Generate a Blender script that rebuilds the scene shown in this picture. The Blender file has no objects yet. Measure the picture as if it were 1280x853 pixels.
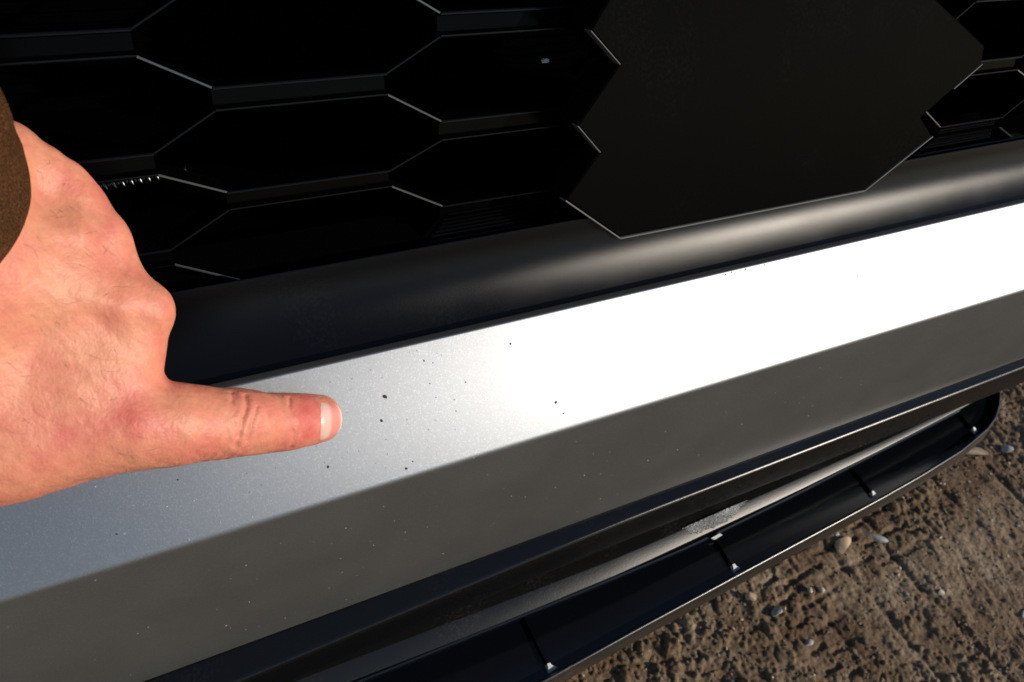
import bpy, bmesh, math, random
import numpy as np
from mathutils import Vector, Matrix
random.seed(7); rng = np.random.default_rng(11)
S = bpy.context.scene
H = 0.68                                   # eye height above the ground, metres

# ------------------------------------------------------------ camera
cam = bpy.data.cameras.new('camera'); co = bpy.data.objects.new('camera', cam); S.collection.objects.link(co)
AX = Vector((0.87824, 0.21387, -0.42773)); AY = Vector((-0.43936, 0.71402, -0.54511)); AZ = AX.cross(AY)
co.matrix_world = Matrix(((AX.x, AX.y, AX.z, 0), (AY.x, AY.y, AY.z, 0), (AZ.x, AZ.y, AZ.z, H), (0, 0, 0, 1)))
cam.sensor_width = 36; cam.lens = 1052 / 1280 * 36; cam.clip_start = 0.01; cam.clip_end = 1000
cam.dof.use_dof = True; cam.dof.focus_distance = 0.34; cam.dof.aperture_fstop = 24
S.camera = co
# ------------------------------------------------------------ sky, sun, exposure
SUN = Vector((0.665, -0.60, 0.44)).normalized()
w = bpy.data.worlds.new('World'); S.world = w; w.use_nodes = True
wn = w.node_tree.nodes; bg = wn['Background']; sky = wn.new('ShaderNodeTexSky'); sky.sky_type = 'NISHITA'; sky.sun_disc = False
sky.sun_elevation = math.asin(SUN.z); sky.sun_rotation = math.atan2(SUN.x, SUN.y)
sky.air_density = 1.0; sky.dust_density = 0.3
w.node_tree.links.new(sky.outputs[0], bg.inputs[0]); bg.inputs[1].default_value = 0.115
sl = bpy.data.lights.new('sun', 'SUN'); sl.energy = 3.8; sl.angle = math.radians(0.5); sl.color = (1.0, 0.9, 0.76)
so = bpy.data.objects.new('sun', sl); S.collection.objects.link(so); so.rotation_euler = SUN.to_track_quat('Z', 'Y').to_euler()
so.location = (3, -3, 3)
S.view_settings.view_transform = 'Standard'; S.view_settings.look = 'None'; S.view_settings.exposure = 0.3; S.view_settings.gamma = 1
S.render.engine = 'CYCLES'; S.cycles.max_bounces = 6

# ------------------------------------------------------------ helpers
def link(o, parent=None):
    S.collection.objects.link(o)
    if parent: o.parent = parent
    return o
def tag(o, label=None, cat=None, group=None, kind=None):
    for k, v in (('label', label), ('category', cat), ('group', group), ('kind', kind)):
        if v: o[k] = v
    return o
def mesh_obj(name, verts, faces, mat, parent=None, smooth=True, angle=35):
    me = bpy.data.meshes.new(name); me.from_pydata([tuple(v) for v in verts], [], faces); me.update()
    if mat: me.materials.append(mat)
    if smooth:
        me.shade_smooth()
        if angle: me.set_sharp_from_angle(angle=math.radians(angle))
    return link(bpy.data.objects.new(name, me), parent)
def fix_normals(o):
    bm = bmesh.new(); bm.from_mesh(o.data); bmesh.ops.recalc_face_normals(bm, faces=bm.faces); bm.to_mesh(o.data); bm.free(); return o

def new_mat(name):
    m = bpy.data.materials.new(name); m.use_nodes = True
    return m, m.node_tree, m.node_tree.nodes['Principled BSDF']
def N(nt, typ, **kw):
    n = nt.nodes.new(typ)
    for k, v in kw.items():
        if k in n.inputs: n.inputs[k].default_value = v
        else: setattr(n, k, v)
    return n
def noise(nt, scale, detail=4, rough=0.55, obj=True):
    tc = N(nt, 'ShaderNodeTexCoord'); n = N(nt, 'ShaderNodeTexNoise'); n.inputs['Scale'].default_value = scale
    n.inputs['Detail'].default_value = detail; n.inputs['Roughness'].default_value = rough
    nt.links.new(tc.outputs['Object'], n.inputs['Vector']); return n
def ramp(nt, src, stops):
    r = N(nt, 'ShaderNodeValToRGB'); cr = r.color_ramp
    while len(cr.elements) < len(stops): cr.elements.new(0.5)
    for e, (p, c) in zip(cr.elements, stops): e.position = p; e.color = c if len(c) == 4 else (*c, 1)
    nt.links.new(src, r.inputs[0]); return r
def bump(nt, b, src, dist, strength=1.0, prev=None):
    n = N(nt, 'ShaderNodeBump'); n.inputs['Distance'].default_value = dist; n.inputs['Strength'].default_value = strength
    nt.links.new(src, n.inputs['Height'])
    if prev: nt.links.new(prev.outputs[0], n.inputs['Normal'])
    nt.links.new(n.outputs[0], b.inputs['Normal']); return n
def plastic(name, base, rough, grain=0.00012, gscale=900, dust=0.0, dustcol=(0.16, 0.14, 0.12), spec=0.5, dscale=700, metal=False):
    """matt body colour under a Fresnel-weighted short-tailed (Beckmann) gloss"""
    m, nt, b = new_mat(name); L = nt.links; out = nt.nodes['Material Output']; nt.nodes.remove(b)
    df = N(nt, 'ShaderNodeBsdfDiffuse'); gl = N(nt, 'ShaderNodeBsdfAnisotropic', distribution='BECKMANN'); mix = N(nt, 'ShaderNodeMixShader')
    n1 = noise(nt, 35, 5); r1 = ramp(nt, n1.outputs[0], [(0.3, (rough * .97,) * 3), (0.7, (rough * 1.04,) * 3)])
    L.new(r1.outputs[0], gl.inputs['Roughness'])
    if metal: gl.inputs['Color'].default_value = (*base, 1); mix.inputs[0].default_value = 1
    else:
        gl.inputs['Color'].default_value = (1, 1, 1, 1)
        fr = N(nt, 'ShaderNodeFresnel'); fr.inputs['IOR'].default_value = 1.46
        mu0 = N(nt, 'ShaderNodeMath', operation='MULTIPLY', use_clamp=True); L.new(fr.outputs[0], mu0.inputs[0]); mu0.inputs[1].default_value = spec * 2
        L.new(mu0.outputs[0], mix.inputs[0])
    L.new(df.outputs[0], mix.inputs[1]); L.new(gl.outputs[0], mix.inputs[2]); L.new(mix.outputs[0], out.inputs['Surface'])
    n2 = noise(nt, gscale, 2); bp = N(nt, 'ShaderNodeBump'); bp.inputs['Distance'].default_value = grain; bp.inputs['Strength'].default_value = .8; L.new(n2.outputs[0], bp.inputs['Height'])
    for q in (df, gl): L.new(bp.outputs[0], q.inputs['Normal'])
    if dust:
        n3 = noise(nt, dscale, 2, 0.6); n4 = noise(nt, 22, 4)
        mu = N(nt, 'ShaderNodeMath', operation='MULTIPLY'); L.new(n3.outputs[0], mu.inputs[0]); L.new(n4.outputs[0], mu.inputs[1])
        r = ramp(nt, mu.outputs[0], [(0.30, (*base, 1)), (0.46, (*[base[i] + (dustcol[i] - base[i]) * dust for i in range(3)], 1))])
        L.new(r.outputs[0], df.inputs['Color'])
    else: df.inputs['Color'].default_value = (*base, 1)
    return m

M = {}
M['black'] = plastic('black_moulded_plastic', (0.0010, 0.0010, 0.0011), 0.2, 0.00001, dust=0.002, spec=0.03)
M['ridge'] = plastic('black_plastic_ridge', (0.0020, 0.0022, 0.0026), 0.3, 0.00001, spec=0.14)
M['rib'] = plastic('sunlit_black_rib', (0.035, 0.034, 0.032), 0.34, 0.00001, spec=1.0)  # lighter copy of the rib black, for ribs shown as sunlit
M['band'] = plastic('satin_black_plastic', (0.0022, 0.0022, 0.0028), 0.31, 0.00003, 1800, dust=0.018, spec=0.13)
M['lip'] = plastic('lip_black_plastic', (0.012, 0.011, 0.010), 0.3, 0.00003, 1500, dust=0.2, spec=0.7)
M['trim'] = plastic('worn_black_trim', (0.0030, 0.0030, 0.0032), 0.27, 0.00004, 1500, dust=0.03, spec=0.26)
M['gloss'] = plastic('gloss_black_plastic', (0.0022, 0.0027, 0.0038), 0.13, 0.00001, 500, spec=0.30)
M['cover'] = plastic('radar_cover_plastic', (0.0022, 0.0021, 0.0019), 0.26, 0.00002, 900, dust=0.012, spec=0.02)
M['rail'] = plastic('rail_black_plastic', (0.007, 0.007, 0.0066), 0.34, 0.00004, 900, dust=0.10, spec=0.34)
M['white'] = plastic('bare_white_plastic', (0.75, 0.74, 0.70), 0.4, 0.0001, 900)
M['sunlit'] = plastic('sunlit_rim_edge', (0.11, 0.105, 0.095), 0.3, 0.00002, 900, spec=0.6)  # pale grey paints the sun caught along the cover rim
M['void'] = plastic('bay_shade_black', (0.0006, 0.0006, 0.0006), 0.9, spec=0.0)  # near-black colour stands in for the shade inside the bay
M['pale'] = plastic('catchlight_plastic', (0.30, 0.30, 0.29), 0.5, 0.0003, 900)  # pale tone paints the light caught by rib tips and tab
M['torn'] = plastic('scuffed_grey_plastic', (0.07, 0.07, 0.068), 0.4, 0.0012, 1500, dust=1.0, dustcol=(0.6, 0.6, 0.58), dscale=1900)
M['steel'] = plastic('spring_steel', (0.12, 0.12, 0.11), 0.35, metal=True)

def silver():
    m, nt, b = new_mat('silver_metallic_paint'); L = nt.links
    b.inputs['Metallic'].default_value = 0.9
    # flakes: every cell has its own brightness
    tc = N(nt, 'ShaderNodeTexCoord')
    v = N(nt, 'ShaderNodeTexVoronoi'); v.inputs['Scale'].default_value = 2300; L.new(tc.outputs['Object'], v.inputs['Vector'])
    sx = N(nt, 'ShaderNodeSeparateColor'); L.new(v.outputs['Color'], sx.inputs[0])
    r = ramp(nt, sx.outputs[0], [(0.0, (0.182, 0.191, 0.206, 1)), (0.85, (0.198, 0.208, 0.224, 1)), (1.0, (0.245, 0.255, 0.275, 1))])
    # dust specks
    v2 = N(nt, 'ShaderNodeTexVoronoi'); v2.inputs['Scale'].default_value = 420; L.new(tc.outputs['Object'], v2.inputs['Vector'])
    s2 = N(nt, 'ShaderNodeSeparateColor'); L.new(v2.outputs['Color'], s2.inputs[0])
    ra = ramp(nt, v2.outputs['Distance'], [(0.10, (1, 1, 1, 1)), (0.17, (0, 0, 0, 1))]); rb = ramp(nt, s2.outputs[0], [(0.91, (0, 0, 0, 1)), (1.0, (.7, .7, .7, 1))])
    mu = N(nt, 'ShaderNodeMath', operation='MULTIPLY'); L.new(ra.outputs[0], mu.inputs[0]); L.new(rb.outputs[0], mu.inputs[1])
    rd = ramp(nt, mu.outputs[0], [(0.0, (0, 0, 0, 1)), (1.0, (1, 1, 1, 1))])
    mx = N(nt, 'ShaderNodeMix', data_type='RGBA'); L.new(rd.outputs[0], mx.inputs[0]); L.new(r.outputs[0], mx.inputs[6]); mx.inputs[7].default_value = (0.42, 0.40, 0.36, 1)
    out = nt.nodes['Material Output']; nt.nodes.remove(b)
    gl = N(nt, 'ShaderNodeBsdfAnisotropic', distribution='BECKMANN'); df = N(nt, 'ShaderNodeBsdfDiffuse'); mix = N(nt, 'ShaderNodeMixShader')
    L.new(mx.outputs[2], gl.inputs['Color']); df.inputs['Color'].default_value = (0.36, 0.355, 0.335, 1)
    n5 = noise(nt, 9, 5); rr = ramp(nt, n5.outputs[0], [(0.3, (0.455,) * 3), (0.7, (0.475,) * 3)]); L.new(rr.outputs[0], gl.inputs['Roughness'])
    # road film: a thin uneven matt dust, thicker at the specks
    n6 = noise(nt, 26, 6, .65); film = ramp(nt, n6.outputs[0], [(0.35, (0.105,) * 3), (0.7, (0.13,) * 3)])
    mm = N(nt, 'ShaderNodeMath', operation='MAXIMUM'); L.new(rd.outputs[0], mm.inputs[0]); L.new(film.outputs[0], mm.inputs[1])
    L.new(mm.outputs[0], mix.inputs[0]); L.new(gl.outputs[0], mix.inputs[1]); L.new(df.outputs[0], mix.inputs[2]); L.new(mix.outputs[0], out.inputs['Surface'])
    bp = N(nt, 'ShaderNodeBump'); bp.inputs['Distance'].default_value = 0.000012; bp.inputs['Strength'].default_value = .6; L.new(sx.outputs[1], bp.inputs['Height']); L.new(bp.outputs[0], gl.inputs['Normal'])
    return m
M['silver'] = silver()

def chip_mat():
    m, nt, b = new_mat('bare_chip'); b.inputs['Base Color'].default_value = (0.012, 0.012, 0.012, 1); b.inputs['Roughness'].default_value = 0.8; return m
M['chip'] = chip_mat()
def dust_mat():
    m, nt, b = new_mat('dried_dirt_speck'); n = noise(nt, 60); r = ramp(nt, n.outputs[0], [(0.4, (0.18, 0.16, 0.13, 1)), (0.6, (0.40, 0.37, 0.32, 1))])
    nt.links.new(r.outputs[0], b.inputs['Base Color']); b.inputs['Roughness'].default_value = 0.9; return m
M['speck'] = dust_mat()

# ------------------------------------------------------------ ground
def vnoise(x, y, seed):
    xi = np.floor(x).astype(np.int64); yi = np.floor(y).astype(np.int64); fx = x - xi; fy = y - yi
    fx = fx * fx * (3 - 2 * fx); fy = fy * fy * (3 - 2 * fy)
    def h(a, b):
        n = (a * 374761393 + b * 668265263 + seed * 1442695) & 0x7fffffff
        n = ((n ^ (n >> 13)) * 1274126177) & 0x7fffffff
        return ((n ^ (n >> 16)) & 0xffff) / 65535.0
    return (h(xi, yi) * (1 - fx) + h(xi + 1, yi) * fx) * (1 - fy) + (h(xi, yi + 1) * (1 - fx) + h(xi + 1, yi + 1) * fx) * fy
def grains(x, y, s, seed, jx=1.0):
    """rounded crumbs: one bump of random height per cell"""
    u = x * s; v = y * s * jx; xi = np.floor(u).astype(np.int64); yi = np.floor(v).astype(np.int64); best = np.zeros(np.shape(u))
    def hh(a, b, k):
        n = (a * 374761393 + b * 668265263 + (seed + k) * 144269) & 0x7fffffff; n = ((n ^ (n >> 13)) * 1274126177) & 0x7fffffff
        return ((n ^ (n >> 16)) & 0xffff) / 65535.0
    for dx in (-1, 0, 1):
        for dy in (-1, 0, 1):
            a, b = xi + dx, yi + dy; r = .10 + .62 * hh(a, b, 2) ** 2.4
            d2 = ((u - a - hh(a, b, 0)) ** 2 + (v - b - hh(a, b, 1)) ** 2) / r ** 2
            best = np.maximum(best, np.sqrt(np.clip(1 - d2, 0, 1)) * r * 1.3)
    return best
def fbm(x, y, s, o=4, seed=0):
    a = 0; k = 1.0; t = 0
    for i in range(o):
        a = a + k * vnoise(x * s + 17.3 * i, y * s + 9.1 * i, seed + i); t += k; s *= 2.03; k *= 0.52
    return a / t
GX0, GX1, GY0, GY1 = 0.02, 1.36, -0.22, 0.62
def height(x, y):
    u = x + 0.045 * (fbm(x, y, 5, 2, 3) - .5) + 0.008 * (fbm(x, y, 30, 2, 5) - .5)
    v = y + 0.02 * (fbm(x, y, 6, 2, 7) - .5) + 0.008 * (fbm(x, y, 30, 2, 9) - .5)
    z = 0.010 * (fbm(x, y, 6, 3, 1) - .5) + 0.0050 * (fbm(x, y, 42, 3, 13) - .5)
    msk = np.clip(fbm(x, y, 11, 3, 51) * 3.2 - 1.0, .12, 1)
    wx = x + .004 * (fbm(x, y, 70, 2, 61) - .5); wy = y + .004 * (fbm(x, y, 70, 2, 62) - .5)
    z = z + msk * (0.0050 * grains(wx, wy, 95, 71, .75) + 0.0030 * grains(wx, wy, 210, 72) ) + .0009 * grains(wx, wy, 420, 73) + .0014 * (fbm(x, y, 240, 2, 29) - .5)
    # clods stretched along the driving direction
    z = z + 0.0035 * (fbm(x * 1.9, y * 0.8, 60, 2, 41) - .5)
    # tyre print: long grooves along y with lugs across
    g = 0
    for c, wd in ((0.60, .0035), (0.655, .004), (0.72, .0035), (0.775, .004), (0.545, .003), (0.85, .003)):
        m = np.clip(fbm(x, y, 9, 2, int(c * 100)) * 2.2 - .55, 0, 1)
        g = g - 0.0045 * np.exp(-((u - c) / wd) ** 2) * m
    lug = np.sin(v * 2 * np.pi / 0.023 + 3.0 * np.floor((u - .52) / .057)) ; lug = np.clip(-lug * 2 - 1.1, 0, 1)
    g = g - 0.0034 * lug * np.clip(fbm(x, y, 12, 2, 77) * 3 - 1.3, 0, 1) * (u > .5) * (u < 1.0)
    return z + g
def build_ground():
    nx, ny = 1150, 720
    xs = np.linspace(GX0, GX1, nx); ys = np.linspace(GY0, GY1, ny); X, Y = np.meshgrid(xs, ys)
    Z = height(X, Y)
    e = np.minimum(np.minimum(X - GX0, GX1 - X), np.minimum(Y - GY0, GY1 - Y)); Z = Z * np.clip(e / .05, 0, 1)
    V = np.stack([X, Y, Z], -1).reshape(-1, 3)
    idx = np.arange(nx * ny).reshape(ny, nx)
    F = np.stack([idx[:-1, :-1], idx[:-1, 1:], idx[1:, 1:], idx[1:, :-1]], -1).reshape(-1, 4)
    # coarse surround sharing the patch border height 0
    R = 250; n0 = len(V)
    # outer skirt as a few big quads around the patch
    V2 = np.array([[-R, -R, 0], [GX0, -R, 0], [GX1, -R, 0], [R, -R, 0], [-R, GY0, 0], [GX0, GY0, 0], [GX1, GY0, 0], [R, GY0, 0],
                   [-R, GY1, 0], [GX0, GY1, 0], [GX1, GY1, 0], [R, GY1, 0], [-R, R, 0], [GX0, R, 0], [GX1, R, 0], [R, R, 0]], float)
    F2 = [[a + b * 4, a + 1 + b * 4, a + 5 + b * 4, a + 4 + b * 4] for a in range(3) for b in range(3) if not (a == 1 and b == 1)]
    V = np.vstack([V, V2]); F = np.vstack([F, np.array(F2) + n0])
    me = bpy.data.meshes.new('ground'); me.vertices.add(len(V)); me.vertices.foreach_set('co', V.ravel())
    me.loops.add(F.size); me.loops.foreach_set('vertex_index', F.ravel().astype(np.int32))
    me.polygons.add(len(F)); me.polygons.foreach_set('loop_start', np.arange(0, F.size, 4, dtype=np.int32)); me.update(calc_edges=True)
    me.shade_smooth()
    m, nt, b = new_mat('trodden_brown_soil'); L = nt.links
    n1 = noise(nt, 14, 8, 0.62); n2 = noise(nt, 190, 6, 0.7)
    r1 = ramp(nt, n1.outputs[0], [(0.32, (0.085, 0.045, 0.021, 1)), (0.5, (0.15, 0.098, 0.056, 1)), (0.68, (0.235, 0.175, 0.118, 1))])
    r2 = ramp(nt, n2.outputs[0], [(0.3, (0.45, 0.42, 0.40, 1)), (0.5, (0.9, 0.9, 0.9, 1)), (0.72, (1.5, 1.5, 1.5, 1))])
    mx = N(nt, 'ShaderNodeMix', data_type='RGBA', blend_type='MULTIPLY'); mx.inputs[0].default_value = 1
    L.new(r1.outputs[0], mx.inputs[6]); L.new(r2.outputs[0], mx.inputs[7]); L.new(mx.outputs[2], b.inputs['Base Color'])
    b.inputs['Roughness'].default_value = 0.85; b.inputs['Specular IOR Level'].default_value = 0.3
    n3 = noise(nt, 420, 5, 0.7); bp = bump(nt, b, n3.outputs[0], 0.0016, 1.0)
    me.materials.append(m)
    return tag(link(bpy.data.objects.new('ground', me)), 'trodden brown soil with tyre prints beside the bumper', kind='structure')
ground = build_ground()

def stone_mat(name, a, c):
    m, nt, b = new_mat(name); n = noise(nt, 160, 5, .65); r = ramp(nt, n.outputs[0], [(0.3, (*a, 1)), (0.7, (*c, 1))])
    nt.links.new(r.outputs[0], b.inputs['Base Color']); b.inputs['Roughness'].default_value = 0.7
    bump(nt, b, n.outputs[0], 0.0006, .8); return m
M['stone_tan'] = stone_mat('tan_stone', (0.26, 0.17, 0.10), (0.46, 0.34, 0.22))
M['stone_grey'] = stone_mat('grey_stone', (0.13, 0.14, 0.14), (0.30, 0.30, 0.29))
M['stone_pale'] = stone_mat('pale_stone', (0.28, 0.25, 0.20), (0.48, 0.43, 0.35))
M['stone_brown'] = stone_mat('brown_clod', (0.085, 0.055, 0.032), (0.17, 0.12, 0.075))
def rock_bm(r, sx, sy, sz, seed, sub=2):
    bm = bmesh.new(); bmesh.ops.create_icosphere(bm, subdivisions=sub, radius=1)
    rr = random.Random(seed); cuts = [Vector((rr.gauss(0, 1), rr.gauss(0, 1), rr.gauss(0, 1))).normalized() for _ in range(7)]
    for v in bm.verts:
        p = v.co.copy()
        for c in cuts:
            d = p.dot(c) - rr_d[seed % 5]
            if d > 0: p -= c * d * .85
        v.co = Vector((p.x * sx * r, p.y * sy * r, p.z * sz * r))
    return bm
rr_d = [.50, .58, .54, .62, .46]
def H1(x, y): return float(height(np.array([[x]]), np.array([[y]]))[0, 0])
def stone(x, y, r, mat, label, sx=1.2, sy=.9, sz=.7, seed=0, rz=0.0, name='stone', cat='stone'):
    bm = rock_bm(r, sx, sy, sz, seed, 2); me = bpy.data.meshes.new(name); bm.to_mesh(me); bm.free()
    me.materials.append(M[mat]); me.shade_smooth(); me.set_sharp_from_angle(angle=math.radians(40))
    o = link(bpy.data.objects.new(name, me)); o.location = (x, y, H1(x, y) + r * sz * .35); o.rotation_euler.z = rz
    return tag(o, label, cat)
stone(.472, .157, .0052, 'stone_tan', 'round tan pebble on the soil just outside the middle of the black lip', 1.0, 1.0, .9, 1)
stone(.534, .141, .0034, 'stone_pale', 'left one of two tiny pale pebbles lying side by side below the lip', 1.1, .9, .8, 2)
stone(.546, .137, .0034, 'stone_pale', 'right one of two tiny pale pebbles lying side by side below the lip', .9, 1.1, .8, 3)
stone(.489, .137, .0068, 'stone_grey', 'grey stone on the soil below the two tiny pale pebbles', 1.2, .9, .8, 4, .6)
stone(.667, .089, .0042, 'stone_pale', 'small whitish pebble on the pressed soil in the middle of the ground', 1.2, .9, .8, 5)
stone(.835, .206, .0150, 'stone_brown', 'long dark clod lying across the soil near the rounded lip corner', 2.0, .5, .5, 6, -.45, 'soil_clod', 'clod')
stone(.888, .190, .0085, 'stone_grey', 'grey stone at the right end of the long dark clod', 1.0, 1.0, .9, 7, .3)
stone(.650, .160, .0075, 'stone_grey', 'flat blue grey stone beside the tan soil slab near the lip', 1.9, .6, .6, 8, -.6)
stone(.602, .167, .0125, 'stone_tan', 'flat tan soil slab against the foot of the black lip', 1.4, .75, .35, 9, .5, 'soil_slab', 'clod')
stone(.742, .036, .0070, 'stone_pale', 'pale flat stone near the right edge of the ground', 1.3, .8, .5, 10, .2)
stone(.500, .102, .0050, 'stone_grey', 'small grey stone on crumbly soil straight below the grey stone', 1.2, .8, .8, 11)
stone(.968, .268, .0100, 'stone_tan', 'tan pebble at the right edge of the ground behind the lip corner', 1.3, .9, .7, 12, .9)

def gravel():
    V = []; F = []; n = 0
    protos = []
    for s in range(6):
        bm = rock_bm(1, 1.15, .9, .75, s + 20, 1); protos.append((np.array([v.co[:] for v in bm.verts]), [[v.index for v in f.verts] for f in bm.faces])); bm.free()
    cnt = 9000
    xs = rng.uniform(.12, 1.25, cnt); ys = rng.uniform(-.17, .5, cnt)
    dens = fbm(xs[None], ys[None], 7, 2, 91)[0]
    hs = height(xs[None], ys[None])[0]
    mats = []
    for i in range(cnt):
        if dens[i] < .38 and xs[i] > .5: continue
        r = 0.0010 + 0.0013 * rng.random() ** 2 + (0.0018 * rng.random() if rng.random() < .06 else 0)
        v, f = protos[i % 6]; a = rng.uniform(0, 6.28); c, s_ = math.cos(a), math.sin(a)
        p = v * r * np.array([rng.uniform(.8, 1.5), 1, rng.uniform(.6, 1)]); q = p.copy(); q[:, 0] = p[:, 0] * c - p[:, 1] * s_; q[:, 1] = p[:, 0] * s_ + p[:, 1] * c
        V.append(q + np.array([xs[i], ys[i], hs[i] + r * .3])); F += [[k + n for k in ff] for ff in f]; n += len(v)
        k = rng.random(); mats += [3 if k < .86 else (0 if k < .94 else (1 if k < .985 else 2))] * len(f)
    V = np.vstack(V); o = mesh_obj('gravel', V, F, None, None, True, 40)
    for k in ('stone_tan', 'stone_grey', 'stone_pale', 'stone_brown'): o.data.materials.append(M[k])
    o.data.polygons.foreach_set('material_index', mats)
    return tag(o, 'fine crumbs and grit scattered over the brown soil', 'gravel', kind='stuff')
gravel()

# ------------------------------------------------------------ car front
car = link(bpy.data.objects.new('car', None)); car.location = (0.0, 0.25, 0)
tag(car, 'front of a car with honeycomb grille, silver bumper plate and black air dam', 'car')
bpy.context.view_layer.update()
def adopt(o, parent):
    o.parent = parent; o.matrix_parent_inverse = parent.matrix_world.inverted(); return o
car.empty_display_size = .1
CW = Matrix.Translation((0, 0.25, 0))
def part(name, V, F, mat, parent=None, angle=35, label=None):
    """V in world metres; stored so that the part hangs under the car"""
    o = mesh_obj(name, V, F, mat, None, True, angle); o.parent = parent or car
    if parent is None or parent is car: o.location = (0, -0.25, 0)
    if label: o['label'] = label
    return o

def wrap(x):          # plan shape: the bumper turns back towards the wheels
    d = abs(x + .15) - .80
    return 3.0 * d * d if d > 0 else 0.0
def rounded(poly, rad, seg=4):
    out = []; n = len(poly)
    for i, p in enumerate(poly):
        r = rad[i] if isinstance(rad, (list, tuple)) else rad
        a = Vector(poly[i - 1]); b = Vector(p); c = Vector(poly[(i + 1) % n])
        if r <= 0: out.append((b, i, None)); continue
        u = (a - b).normalized(); v = (c - b).normalized(); ang = u.angle(v); t = min(r / math.tan(ang / 2), (a - b).length * .45, (c - b).length * .45)
        p0 = b + u * t; p1 = b + v * t
        for k in range(seg + 1):
            s = k / seg; q = p0 * (1 - s) ** 2 + b * 2 * s * (1 - s) + p1 * s * s; out.append((q, i, s))
    return [q for q, _, _ in out]
def loft(name, prof, xs, mat, parent=None, angle=35, caps=True, wrapf=wrap, label=None):
    """prof(x) -> closed list of (y, z) world; swept along x"""
    V = []; m = None
    for x in xs:
        pr = prof(x); m = len(pr); wy = wrapf(x)
        V += [(x, p[0] + wy, p[1]) for p in pr]
    F = []
    for i in range(len(xs) - 1):
        for j in range(m):
            a = i * m + j; b = i * m + (j + 1) % m; F.append([a, b, b + m, a + m])
    if caps: F.append(list(range(m))[::-1]); F.append([(len(xs) - 1) * m + j for j in range(m)])
    return fix_normals(part(name, V, F, mat, parent, angle, label))
XS = sorted(set([round(v, 4) for v in list(np.linspace(-1.05, -.9, 8)) + list(np.linspace(-.9, .62, 60)) + list(np.linspace(.62, .86, 14))]))
def lin(pts):
    xs = [p[0] for p in pts]; ys = [p[1] for p in pts]
    def f(x):
        if x <= xs[0]: return ys[0] + (x - xs[0]) * (ys[1] - ys[0]) / (xs[1] - xs[0]) * .5
        return float(np.interp(x, xs, ys))
    return f
# silver plate: sloping top face, crisp crease, upright front face
def skid(x):
    yb = .1595 + .0045 * min(max(x, -.3), .65)
    poly = [(.1576, H - .2785), (.1934, H - .2427), (.1975, H - .2440), (.1985, H - .2550), (.176, H - .30), (.176, H - .384), (yb + .002, H - .3845), (yb, H - .3815)]
    return rounded([Vector(p) for p in poly], [.0042, .0012, .001, 0, 0, 0, .0008, .0008], 4)
skid_o = loft('skid_plate', skid, XS, M['silver'], angle=60, label='silver painted bumper plate with stone chips')
# black band between grille and silver plate
bandpts = [(.1990, .2545), (.2000, .2531), (.2030, .2511), (.2062, .2488), (.2092, .2464), (.2120, .2439), (.2146, .2413), (.2168, .2386), (.2187, .2358), (.2203, .2329), (.2216, .2300), (.2227, .2271), (.2236, .2242), (.2240, .2232), (.2244, .2229), (.2248, .2234), (.2250, .2450)]
def band(x):
    return [(a, H - h) for a, h in bandpts] + [(.262, H - .2450), (.262, H - .264), (.1988, H - .264)]
loft('upper_trim', band, XS, M['band'], angle=30, label='satin black band curving up to the grille')
# black trim under the silver plate
ts = lin([(.02, .0124), (.13, .0094), (.244, .0072), (.40, .0062), (.6, .0052)])
def trim(x):
    q = min(.0140, max(.0030, ts(x))); yb = .1595 + .0045 * min(max(x, -.3), .65)
    poly = [(yb + .006, H - .3847), (yb + .0006, H - .3850), (yb - q, H - .3850 - .35 * q), (yb - q - .0002, H - .4130), (yb + .014, H - .4185), (.20, H - .4185), (.20, H - .3847)]
    return rounded([Vector(p) for p in poly], [0, .0004, .0034, .001, 0, 0, 0], 7)
loft('lower_trim', trim, XS, M['trim'], angle=60, label='black trim with a rounded nose under the silver plate')
# rail in the gap below it
ry = lin([(.06, .1527), (.1608, .1515), (.2416, .1512), (.3767, .1558), (.4565, .1587), (.5508, .1639), (.66, .172)])
rw = lin([(.06, .0085), (.16, .0088), (.2416, .0079), (.3767, .0064), (.4565, .0046), (.5508, .0029), (.66, .0015)])
def rail(x):
    r = ry(x); w_ = max(.0012, rw(x))
    poly = [(r + .0015, H - .4296), (r, H - .4296), (r - w_, H - .4296 - w_ * .5), (r - w_ * .97, H - .4306 - w_ * .62), (r + .004, H - .4420), (r + .012, H - .4420), (r + .012, H - .4296)]
    return rounded([Vector(p) for p in poly], [0, .0008, .0009, .0008, 0, 0, 0], 3)
XR = [x for x in XS if -.9 < x < .66]
rail_o = loft('rail', rail, XR, M['rail'], angle=70, label='glossy black rail in the gap above the air dam')
# air dam: shallow tray with a raised lip, turning in at its right end
lipy = lin([(.0, .100), (.1817, .1135), (.2473, .1185), (.3449, .1250), (.4627, .1325), (.5141, .1366), (.5716, .1428), (.6104, .1508), (.628, .1570), (.6420, .1650), (.6540, .1740), (.662, .1840), (.668, .196), (.671, .208)])
iny = lin([(.080, .1520), (.2193, .1518), (.3086, .1528), (.4108, .1590), (.601, .1733), (.671, .2085)])
XD = sorted([-.75, -.6, -.45, -.3, -.2, -.1, -.03] + [round(v, 4) for v in np.linspace(0.02, .60, 36)] + list(np.linspace(.606, .668, 20)) + [.6695, .6708])
def dam(x):
    l = lipy(x); i = max(iny(x), l + .0012); k = min(1, max(.05, (i - l) / .02))
    bk = max(.210, i + .003)
    return [(bk, H - .4625), (i, H - .4622), (i - .0009 * k, H - .4630), (i - .0012 * k, H - .4655), (l + .0008 * k, H - .4672), (l + .0004 * k, H - .4790), (bk, H - .4790)]
dam_o = loft('air_dam', dam, XD, M['gloss'], wrapf=lambda x: 0, angle=25, label='black air dam tray with raised lip curving in at the corner')
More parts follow.
